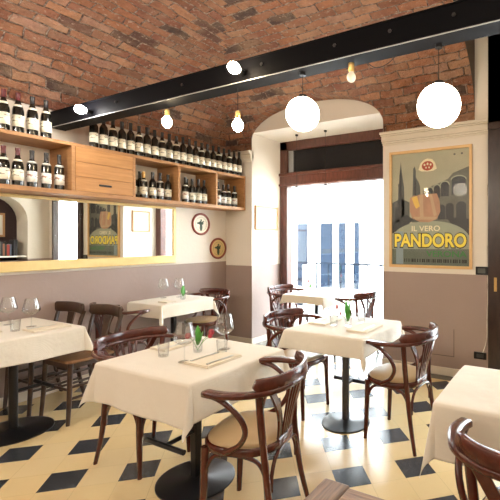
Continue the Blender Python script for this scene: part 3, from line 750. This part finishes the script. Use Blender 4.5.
def petal_head(c,r,mat,par,name='blossom'):
    mb=MB()
    for k in range(6):
        a=2*PI*k/6; rr=r*.55
        mb.lathe([(0,-r*.9),(rr*.5,-r*.7),(rr,-r*.1),(rr*.75,r*.5),(rr*.1,r*.95)],(c[0]+math.cos(a)*r*.38,c[1]+math.sin(a)*r*.38,c[2]),8)
    return mb.build(name,mat,par)
def vase(x,y,z,label,leaves,heads,rz=0):
    t=thing('flower_vase',label,'flower vase',(x,y,z),rz,'small flower vases')
    MB().lathe([(0,.001),(.024,0),(.026,.004),(.030,.075),(.0285,.075),(.0245,.008),(0,.008)],(0,0,0),24).build('vase_glass',M['glass'],t,ang=60)
    for (h,w_,ln,az) in leaves: leaf_mb(h,w_,ln,az).build('leaf',M['leaf'],t,solid=.0008)
    for (c,r_,mt) in heads:
        MB().sweep(spline([(0,0,.01),(c[0]*.4,c[1]*.4,c[2]*.6),c],5),.0018,n=6).build('stem',M['leaf'],t)
        petal_head(c,r_,mt,t)
vase(-2.03,1.765,.752,'small glass vase with green leaves and dark red blossoms on the foreground table',[(.125,.018,.01,2.4),(.10,.020,.02,-.3),(.085,.016,.025,1.2)],[((.055,.06,.115),.021,M['petal_red']),((-.045,-.035,.10),.020,M['petal_red']),((.075,.03,.10),.016,M['petal_red'])])
vase(-1.545,2.83,.752,'small glass vase with one tall green leaf and pink blossom on the middle table',[(.19,.027,.01,.8),(.17,.022,.025,2.6),(.10,.014,.03,-.8)],[((-.085,-.03,.155),.020,M['petal_pink']),((-.07,.0,.10),.014,M['petal_pink'])])
vase(-3.86,3.15,.767,'small glass vase with round green leaf on the wall table',[(.13,.030,.005,.4),(.12,.024,.02,2.5)],[((.03,.02,.09),.012,M['petal_white'])])
vase(-4.13,1.55,.752,'small vase with green leaves at the left picture edge',[(.11,.025,.02,-.8),(.10,.02,.03,.9)],[])
vase(-3.02,4.47,.752,'small vase of pale flowers on the window table',[(.09,.014,.03,-.8),(.10,.012,.03,2.0)],[((.05,.0,.13),.026,M['petal_white']),((-.04,.03,.14),.024,M['petal_pink'])])
def napkin(x,y,z,rz,label,w_=.24,d_=.17):
    t=thing('folded_napkin',label,'napkin',(x,y,z),rz,'folded napkins')
    MB().box(-w_/2,w_/2,-d_/2,d_/2,0,.006).build('lower_fold',M['napkin'],t,smooth=False,bevel=.002)
    MB().box(-w_/2+.002,w_/2-.004,-d_/2+.003,d_/2-.002,.0065,.013).build('upper_fold',M['napkin'],t,smooth=False,bevel=.002)
def knife(x,y,z,rz,label):
    t=thing('table_knife',label,'knife',(x,y,z),rz,'cutlery on the napkins')
    MB().sweep([(0,-.10,.004),(0,-.05,.0045),(0,.0,.004)],[.011,.010,.007],[.006,.006,.004]).build('handle',M['steel'],t)
    MB().prism([(-.008,0),(.006,0),(.009,.04),(.009,.08),(0,.105),(-.008,.085)],lambda u,v,w2:(u,v,w2),.003,.0045).build('blade',M['steel'],t,smooth=False)
def fork(x,y,z,rz,label):
    t=thing('table_fork',label,'fork',(x,y,z),rz,'cutlery on the napkins')
    MB().sweep([(0,-.10,.004),(0,-.04,.004),(0,.03,.005)],[.013,.008,.006],[.004,.004,.004]).build('handle',M['steel'],t)
    mb=MB().prism([(-.004,.028),(.004,.028),(.012,.045),(.012,.06),(-.012,.06),(-.012,.045)],lambda u,v,w2:(u,v,w2),.003,.0048)
    for q in (-.0105,-.0035,.0035,.0105): mb.box(q-.0014,q+.0014,.058,.098,.003,.0045)
    mb.build('tines',M['steel'],t,smooth=False)
Z=.753
napkin(-1.87,1.83+.0,Z,math.radians(95),'folded napkin on the foreground table in front of the right glass',.28,.20) if False else None
napkin(-1.80,1.68,Z,math.radians(90),'folded napkin with cutlery on the foreground table, nearer the armchair',.26,.19)
napkin(-2.27,1.77,Z,math.radians(90),'folded napkin on the foreground table, left of the flowers',.22,.15)
knife(-1.735,1.67,Z+.0135,0,'knife on the napkin nearer the armchair of the foreground table'); fork(-1.86,1.67,Z+.0135,0,'fork on the napkin nearer the armchair of the foreground table')
knife(-2.23,1.76,Z+.0135,PI,'knife on the left napkin of the foreground table')
napkin(-1.39,2.82,Z,math.radians(90),'folded napkin right of the vase on the middle table',.30,.18)
napkin(-1.80,2.90,Z,math.radians(90),'folded napkin left of the vase on the middle table',.28,.17)
knife(-1.345,2.80,Z+.0135,0,'knife on the right napkin of the middle table'); knife(-1.84,2.88,Z+.0135,PI,'knife on the left napkin of the middle table')
napkin(-3.60,1.68,Z,math.radians(90),'folded napkin near the corner of the left table',.26,.18)
knife(-3.63,1.66,Z+.0135,0,'knife on the napkin of the left table')
napkin(-3.85,1.33,Z,math.radians(90),'folded napkin at the left picture edge',.26,.18)
napkin(-3.84,2.93,Z+.015,0,'folded napkin on the near half of the wall table',.15,.12)
napkin(-2.75,4.62,Z,math.radians(90),'folded napkin on the window table',.22,.15)

# ------------------------------------------------------------------ pictures in the doorway reveals
def reveal_pic(x,dirx,y0,y1,z0,z1,label):
    t=thing('framed_picture',label,'picture',(x,(y0+y1)/2,z0),0,'pale framed pictures in the doorway')
    w2=(y1-y0)/2; h=z1-z0; s_=dirx; fw=.028
    MB().box(0,s_*.022,-w2,w2,0,fw).box(0,s_*.022,-w2,w2,h-fw,h).box(0,s_*.022,-w2,-w2+fw,fw,h-fw).box(0,s_*.022,w2-fw,w2,fw,h-fw).build('picture_frame',M['palewood'],t,smooth=False,bevel=.003)
    MB().box(0,s_*.008,-w2+fw,w2-fw,fw,h-fw).build('picture_sheet',M['paper'],t,smooth=False)
reveal_pic(XO0,1,4.305,4.80,1.585,1.925,'pale picture in a light wood frame on the left side of the doorway')
reveal_pic(XO1,-1,4.40,4.74,1.585,1.955,'pale picture in a light wood frame on the hidden right side of the doorway')
# niche content seen in the mirror
ns=MB().box(XR+.02,XR+.419,NY0+.005,NY1-.005,1.12,1.145).build('niche_shelf',M['white'],smooth=False); tag(ns,'white shelf board across the arched niche, holding books','shelf')
bcol=[(.45,.06,.04),(.08,.10,.16),(.55,.45,.25),(.12,.22,.10),(.5,.1,.05),(.6,.55,.45),(.03,.03,.04),(.3,.12,.06),(.03,.03,.03)]
yb=3.34
for k in range(13):
    th_=random.uniform(.024,.04); h=random.uniform(.20,.27) if k<11 else .30
    col=bcol[k%9] if k<11 else (.025,.022,.025)
    t=thing('book','book on the niche shelf, %s counting from the window side'%ORD[12-k],'book',(XR+.12,yb+th_/2,1.145),0,'books in the arched niche')
    MB().box(0,.17,-th_/2,th_/2-.001,0,h).build('cover',simple('book_cover_%s'%ORD[k],col,.5),t,smooth=False,bevel=.002)
    MB().box(.003,.172,-th_/2+.003,th_/2-.004,.003,h+.0005).build('pages',M['paper'],t,smooth=False)
    yb+=th_+.002
    if k==10: yb+=.03
t=thing('niche_picture','pale picture in a light frame on the dark niche back','picture',(XR+.42,3.42,1.50))
MB().box(-.02,0,-.28,.28,0,.45).build('picture_frame',M['palewood'],t,smooth=False,bevel=.003)
MB().box(-.024,-.02,-.24,.24,.04,.41).build('picture_sheet',M['paper'],t,smooth=False)
MB().prism([(.06*math.cos(a)*1.2+.02,.2+.11*math.sin(a)) for a in [2*PI*k/12 for k in range(12)]],lambda u,v,w2:(w2,u,v),-.0255,-.024).build('picture_mark',simple('grey_ink',(.25,.28,.24),.6),t,smooth=False)

# ------------------------------------------------------------------ poster
PX0,PX1,PZ0,PZ1=-1.775,-.852,1.140,2.437; PW=PX1-PX0; PH=PZ1-PZ0; fw=.03
po=thing('framed_poster','framed vintage poster reading IL VERO PANDORO on the cream wall','poster',(PX0,YW,PZ0))
MB().box(0,PW,-.028,0,0,fw).box(0,PW,-.028,0,PH-fw,PH).box(0,fw,-.028,0,fw,PH-fw).box(PW-fw,PW,-.028,0,fw,PH-fw).build('picture_frame',M['posterframe'],po,smooth=False,bevel=.003)
def inkmat(n,c,v=.12): return simple('ink_'+n,c,.5,var=v,scale=9)
I={'sky':inkmat('sky',(.40,.39,.28)),'arena':inkmat('arena',(.135,.14,.115),.3),'dark':inkmat('dark',(.035,.04,.045),.4),'mid':inkmat('mid',(.085,.095,.09),.3),'hill':inkmat('hill',(.33,.36,.27)),'base':inkmat('base',(.13,.16,.125),.25),
   'yellow':inkmat('yellow',(.92,.74,.08)),'black':inkmat('black',(.012,.012,.012)),'cream':inkmat('cream',(.82,.75,.52)),'red':inkmat('red',(.42,.075,.035)),'green':inkmat('green',(.05,.22,.06)),'cake':inkmat('cake',(.46,.26,.16),.3),'cakel':inkmat('cakelight',(.52,.36,.22)),'cakey':inkmat('cakeyellow',(.75,.50,.10)),'bluew':inkmat('pale_blue',(.25,.33,.36))}
IW=PW-2*fw; IH=PH-2*fw
layer=[0]
def P2(u,v): return (fw+u*IW, PH-fw-v*IH)
def art(name,polys,mat,depth):
    mb=MB()
    for pl in polys:
        q=[P2(*p) for p in pl]
        n_=len(q); mb.add([(x,depth,z) for x,z in q],[tuple(range(n_))])
    o=mb.build(name,I[mat],par_art,smooth=False,solid=0.); return o
sheet=MB().box(fw,PW-fw,-.006,0,fw,PH-fw).build('poster_sheet',I['sky'],po,smooth=False); par_art=sheet
def ell(cu,cv,ru,rv,n=24,a0=0,a1=2*PI): return [(cu+ru*math.cos(a0+(a1-a0)*k/(n-1 if a1-a0<6 else n)),cv-rv*math.sin(a0+(a1-a0)*k/(n-1 if a1-a0<6 else n))) for k in range(n)]
D0=-.0065; ST=-.0004
art('arena_wall',[[(.42,.335),(.55,.30),(.62,.285),(.74,.25),(.80,.205),(.92,.175),(1,.155),(1,.66),(.42,.66)]],'arena',D0)
ar=[]
for k,(u,w_,t0,b0) in enumerate(((.455,.028,.335,.43),(.515,.034,.32,.42),(.60,.040,.30,.41),(.70,.050,.275,.40),(.87,.085,.235,.39),(.46,.03,.47,.6),(.55,.035,.47,.6),(.66,.045,.47,.6),(.76,.05,.46,.6),(.90,.06,.45,.6))):
    ar.append([(u-w_,b0)]+[(u-w_*math.cos(a),t0+.03-.03*math.sin(a)) for a in [PI*j/8 for j in range(9)]]+[(u+w_,b0)])
art('arena_arches',ar,'dark',D0+ST)
rimm=[]
for (u,w_,t0,b0) in ((.515,.034,.32,.42),(.60,.040,.30,.41),(.70,.050,.275,.40),(.87,.085,.235,.39)):
    a_=[(u-(w_+.012)*math.cos(a),t0+.028-.038*math.sin(a)) for a in [PI*j/10 for j in range(11)]]; b2=[(u-w_*math.cos(a),t0+.03-.03*math.sin(a)) for a in [PI*j/10 for j in range(11)]]
    for j in range(10): rimm.append([a_[j],a_[j+1],b2[j+1],b2[j]])
art('arch_rims',rimm,'hill',D0+2*ST)
art('left_towers',[[(.105,.17),(.12,.065),(.135,.17),(.165,.30),(.175,.60),(.075,.60),(.085,.30),(.08,.27),(.095,.265)],[(.29,.14),(.31,.12),(.325,.16),(.325,.22),(.36,.26),(.38,.30),(.40,.62),(.27,.62)],[(0,.44),(.12,.40),(.24,.44),(.24,.66),(0,.66)]],'mid',D0+ST)
art('tower_shadows',[[(.10,.2),(.115,.12),(.13,.2),(.13,.58),(.10,.58)],[(.30,.2),(.33,.25),(.33,.6),(.30,.6)],[(.04,.48),(.10,.48),(.10,.62),(.04,.62)],[(0,.62),(.2,.55),(.3,.60),(0,.72)],[(.72,.58),(1,.60),(1,.74),(.8,.66)]],'dark',D0+2*ST)
art('round_hill',[[(1,.76),(1,.995),(0,.995),(0,.76)]+[(.5-.5*math.cos(a),.77-.16*math.sin(a)) for a in [PI*j/24 for j in range(25)]]],'hill',D0+3*ST)
art('lower_band',[[(0,.86),(1,.855),(1,1),(0,1)]],'base',D0+4*ST)
art('blue_streak',[[(.055,.70),(.155,.70),(.155,.995),(.055,.995)]],'bluew',D0+4.5*ST)
art('emblem_rim',[[(.36,.155),(.385,.10),(.43,.07),(.48,.06),(.54,.07),(.575,.10),(.60,.155),(.56,.17),(.48,.175),(.40,.17)]],'cream',D0+3*ST)
art('emblem',[ell(.48,.125,.075,.042)],'red',D0+4*ST); art('emblem_marks',[ell(.44,.115,.012,.010,10),ell(.48,.108,.012,.012,10),ell(.52,.115,.012,.010,10),ell(.46,.140,.010,.008,10),ell(.50,.140,.010,.008,10)],'cream',D0+5*ST)
art('cake_basket',[[(.245,.405),(.30,.38),(.335,.385),(.37,.375),(.60,.372),(.635,.44),(.645,.53),(.60,.595),(.50,.622),(.38,.618),(.28,.585),(.245,.52)]],'cake',D0+5*ST)
art('cake_folds',[[(.37,.38),(.42,.38),(.43,.58),(.38,.58)],[(.50,.375),(.54,.375),(.60,.56),(.56,.575)],[(.29,.57),(.6,.575),(.58,.60),(.32,.597)]],'cakel',D0+6*ST)
art('cake_slice',[[(.27,.40),(.34,.385),(.38,.48),(.33,.50),(.30,.46)]],'cakey',D0+6*ST)
art('dots',[ell(.82,.045,.014,.008,10),ell(.91,.043,.014,.008,10)],'mid',D0+3*ST)
def word(txt,u0,u1,v0,v1,mat,depth,name,offset=0.,shear=0.):
    cu=bpy.data.curves.new('t','FONT'); cu.body=txt; cu.offset=offset; cu.extrude=.0001; cu.resolution_u=4
    to=bpy.data.objects.new('t',cu); C.objects.link(to); bpy.context.view_layer.update()
    me=bpy.data.meshes.new_from_object(to.evaluated_get(bpy.context.evaluated_depsgraph_get())); bpy.data.objects.remove(to)
    xs_=[v.co.x for v in me.vertices]; ys_=[v.co.y for v in me.vertices]
    a,b_=min(xs_),max(xs_); c_,d_=min(ys_),max(ys_)
    X0,Z1=P2(u0,v0); X1,Z0=P2(u1,v1)
    for v in me.vertices:
        x=(v.co.x-a)/(b_-a)*(X1-X0)+X0; z=(v.co.y-c_)/(d_-c_)*(Z1-Z0)+Z0; dd=v.co.z
        v.co=(x,depth-dd,z)
    me.name=name; me.materials.clear(); me.materials.append(I[mat]); o=bpy.data.objects.new(name,me); C.objects.link(o); o.parent=par_art; return o
word('IL VERO',.27,.64,.652,.700,'cream',D0+6*ST,'lettering_il_vero',.012)
word('PANDORO',.025,.975,.712,.852,'black',D0+6*ST,'lettering_outline',.075)
word('PANDORO',.035,.965,.720,.842,'yellow',D0+7.5*ST,'lettering_pandoro',.035)
word('VERONA',.46,.97,.872,.925,'green',D0+6*ST,'lettering_verona',.02)
sm=[]
random.seed(3); u=.17
while u<.95:
    w_=random.uniform(.008,.02); sm.append([(u,.945),(u+w_,.945),(u+w_,.975),(u,.975)]); u+=w_+random.choice((.006,.006,.018))
art('small_print',sm,'black',D0+6*ST)
MB().box(fw,PW-fw,-.0145,-.0125,fw,PH-fw).build('poster_glass',M['poster_pane'],po,smooth=False)

# ------------------------------------------------------------------ switches and cable
t=thing('wall_thermostat','black wall box with grey screen right of the poster','wall box',(-.757,YW,1.13))
MB().box(-.062,.062,-.018,0,-.042,.042).build('housing',M['black'],t,smooth=False,bevel=.005); MB().box(-.04,.036,-.020,-.018,-.024,.026).build('screen',simple('grey_screen',(.12,.13,.12),.2),t,smooth=False)
t=thing('wall_socket','black wall socket low on the dado by the dark door','socket',(-.775,YW,.258))
MB().box(-.062,.062,-.014,0,-.036,.036).build('housing',M['black'],t,smooth=False,bevel=.005); MB().box(-.035,.035,-.016,-.014,-.018,.018).build('socket_insert',simple('dark_insert',(.04,.04,.045),.3),t,smooth=False)
tag(MB().sweep(spline([(-.703,YW-.008,2.50),(-.700,YW-.008,1.9),(-.704,YW-.008,1.3),(-.698,YW-.008,.95),(-.706,YW-.008,.65),(-.704,YW-.01,.50),(-.72,YW-.02,.38),(-.745,YW-.022,.30)],6),.0045,n=6).build('white_cable',M['cable']),'white cable running down beside the dark door to the socket','cable')

# ------------------------------------------------------------------ street outside
struct(MB().box(-14,6,YF+.1,14,-.12,-.02).build('ground',M['pave'],smooth=False),'pale street paving outside')
fa=thing('street_building','pale sunlit building across the street','building',(-5,10.5,0))
fb=MB().box(-9,10,0,.4,-.02,5.); fb.build('facade_wall',M['facade'],fa,smooth=False)
for px in (303,327,342.5,357):
    t_=(px-356.5)/402; rx=(-.4608+t_*.8875); ry=(.8875+t_*.4608); X=10.5*rx/ry
    w_={303:.17,327:.20,342.5:.10,357:.07}[px]
    MB().box(X+5-w_,X+5+w_,-.06,0,-.02,1.95).build('shutter',M['shutter'],fa,smooth=False)
rl=thing('street_railing','thin grey metal railing on the terrace outside the doorway','railing',(-4,7.2,0))
rb=MB().box(-1.9,3.2,-.02,.02,.93,.965); rb.build('top_rail',M['rail'],rl,smooth=False)
for k in range(18):
    X=-1.9+.3*k
    if X<3.2: MB().box(X-.012,X+.012,-.012,.012,-.02,.93).build('baluster',M['rail'],rl,smooth=False)
cr_=thing('outdoor_cabinet','small grey slatted stand on the terrace by the doorway','stand',(-4.95,6.9,-.02))
for k in range(4): MB().box(-.22,.22,-.15,.15,.12+.24*k,.17+.24*k).build('slat_shelf',M['rail'],cr_,smooth=False)
for sx in (-.21,.21): MB().box(sx-.012,sx+.012,-.14,.14,0,.95).build('side',M['paper'],cr_,smooth=False)

# ------------------------------------------------------------------ world, camera, view
wd=bpy.data.worlds.new('World'); bpy.context.scene.world=wd; wd.use_nodes=True
bg=wd.node_tree.nodes['Background']; bg.inputs[0].default_value=(.86,.93,1.0,1); bg.inputs[1].default_value=15.
cam=bpy.data.cameras.new('camera'); co=bpy.data.objects.new('camera',cam); C.objects.link(co)
co.location=(0,0,1.45); co.rotation_euler=(PI/2,0,math.radians(27.44))
cam.sensor_width=36; cam.lens=402/500*36; cam.shift_x=-(356.5-250)/500; cam.shift_y=(239.5-250)/500; cam.clip_start=.05
bpy.context.scene.camera=co
vs=bpy.context.scene.view_settings; vs.view_transform='Standard'; vs.look='None'; vs.gamma=1; vs.exposure=.95; vs.use_curve_mapping=False
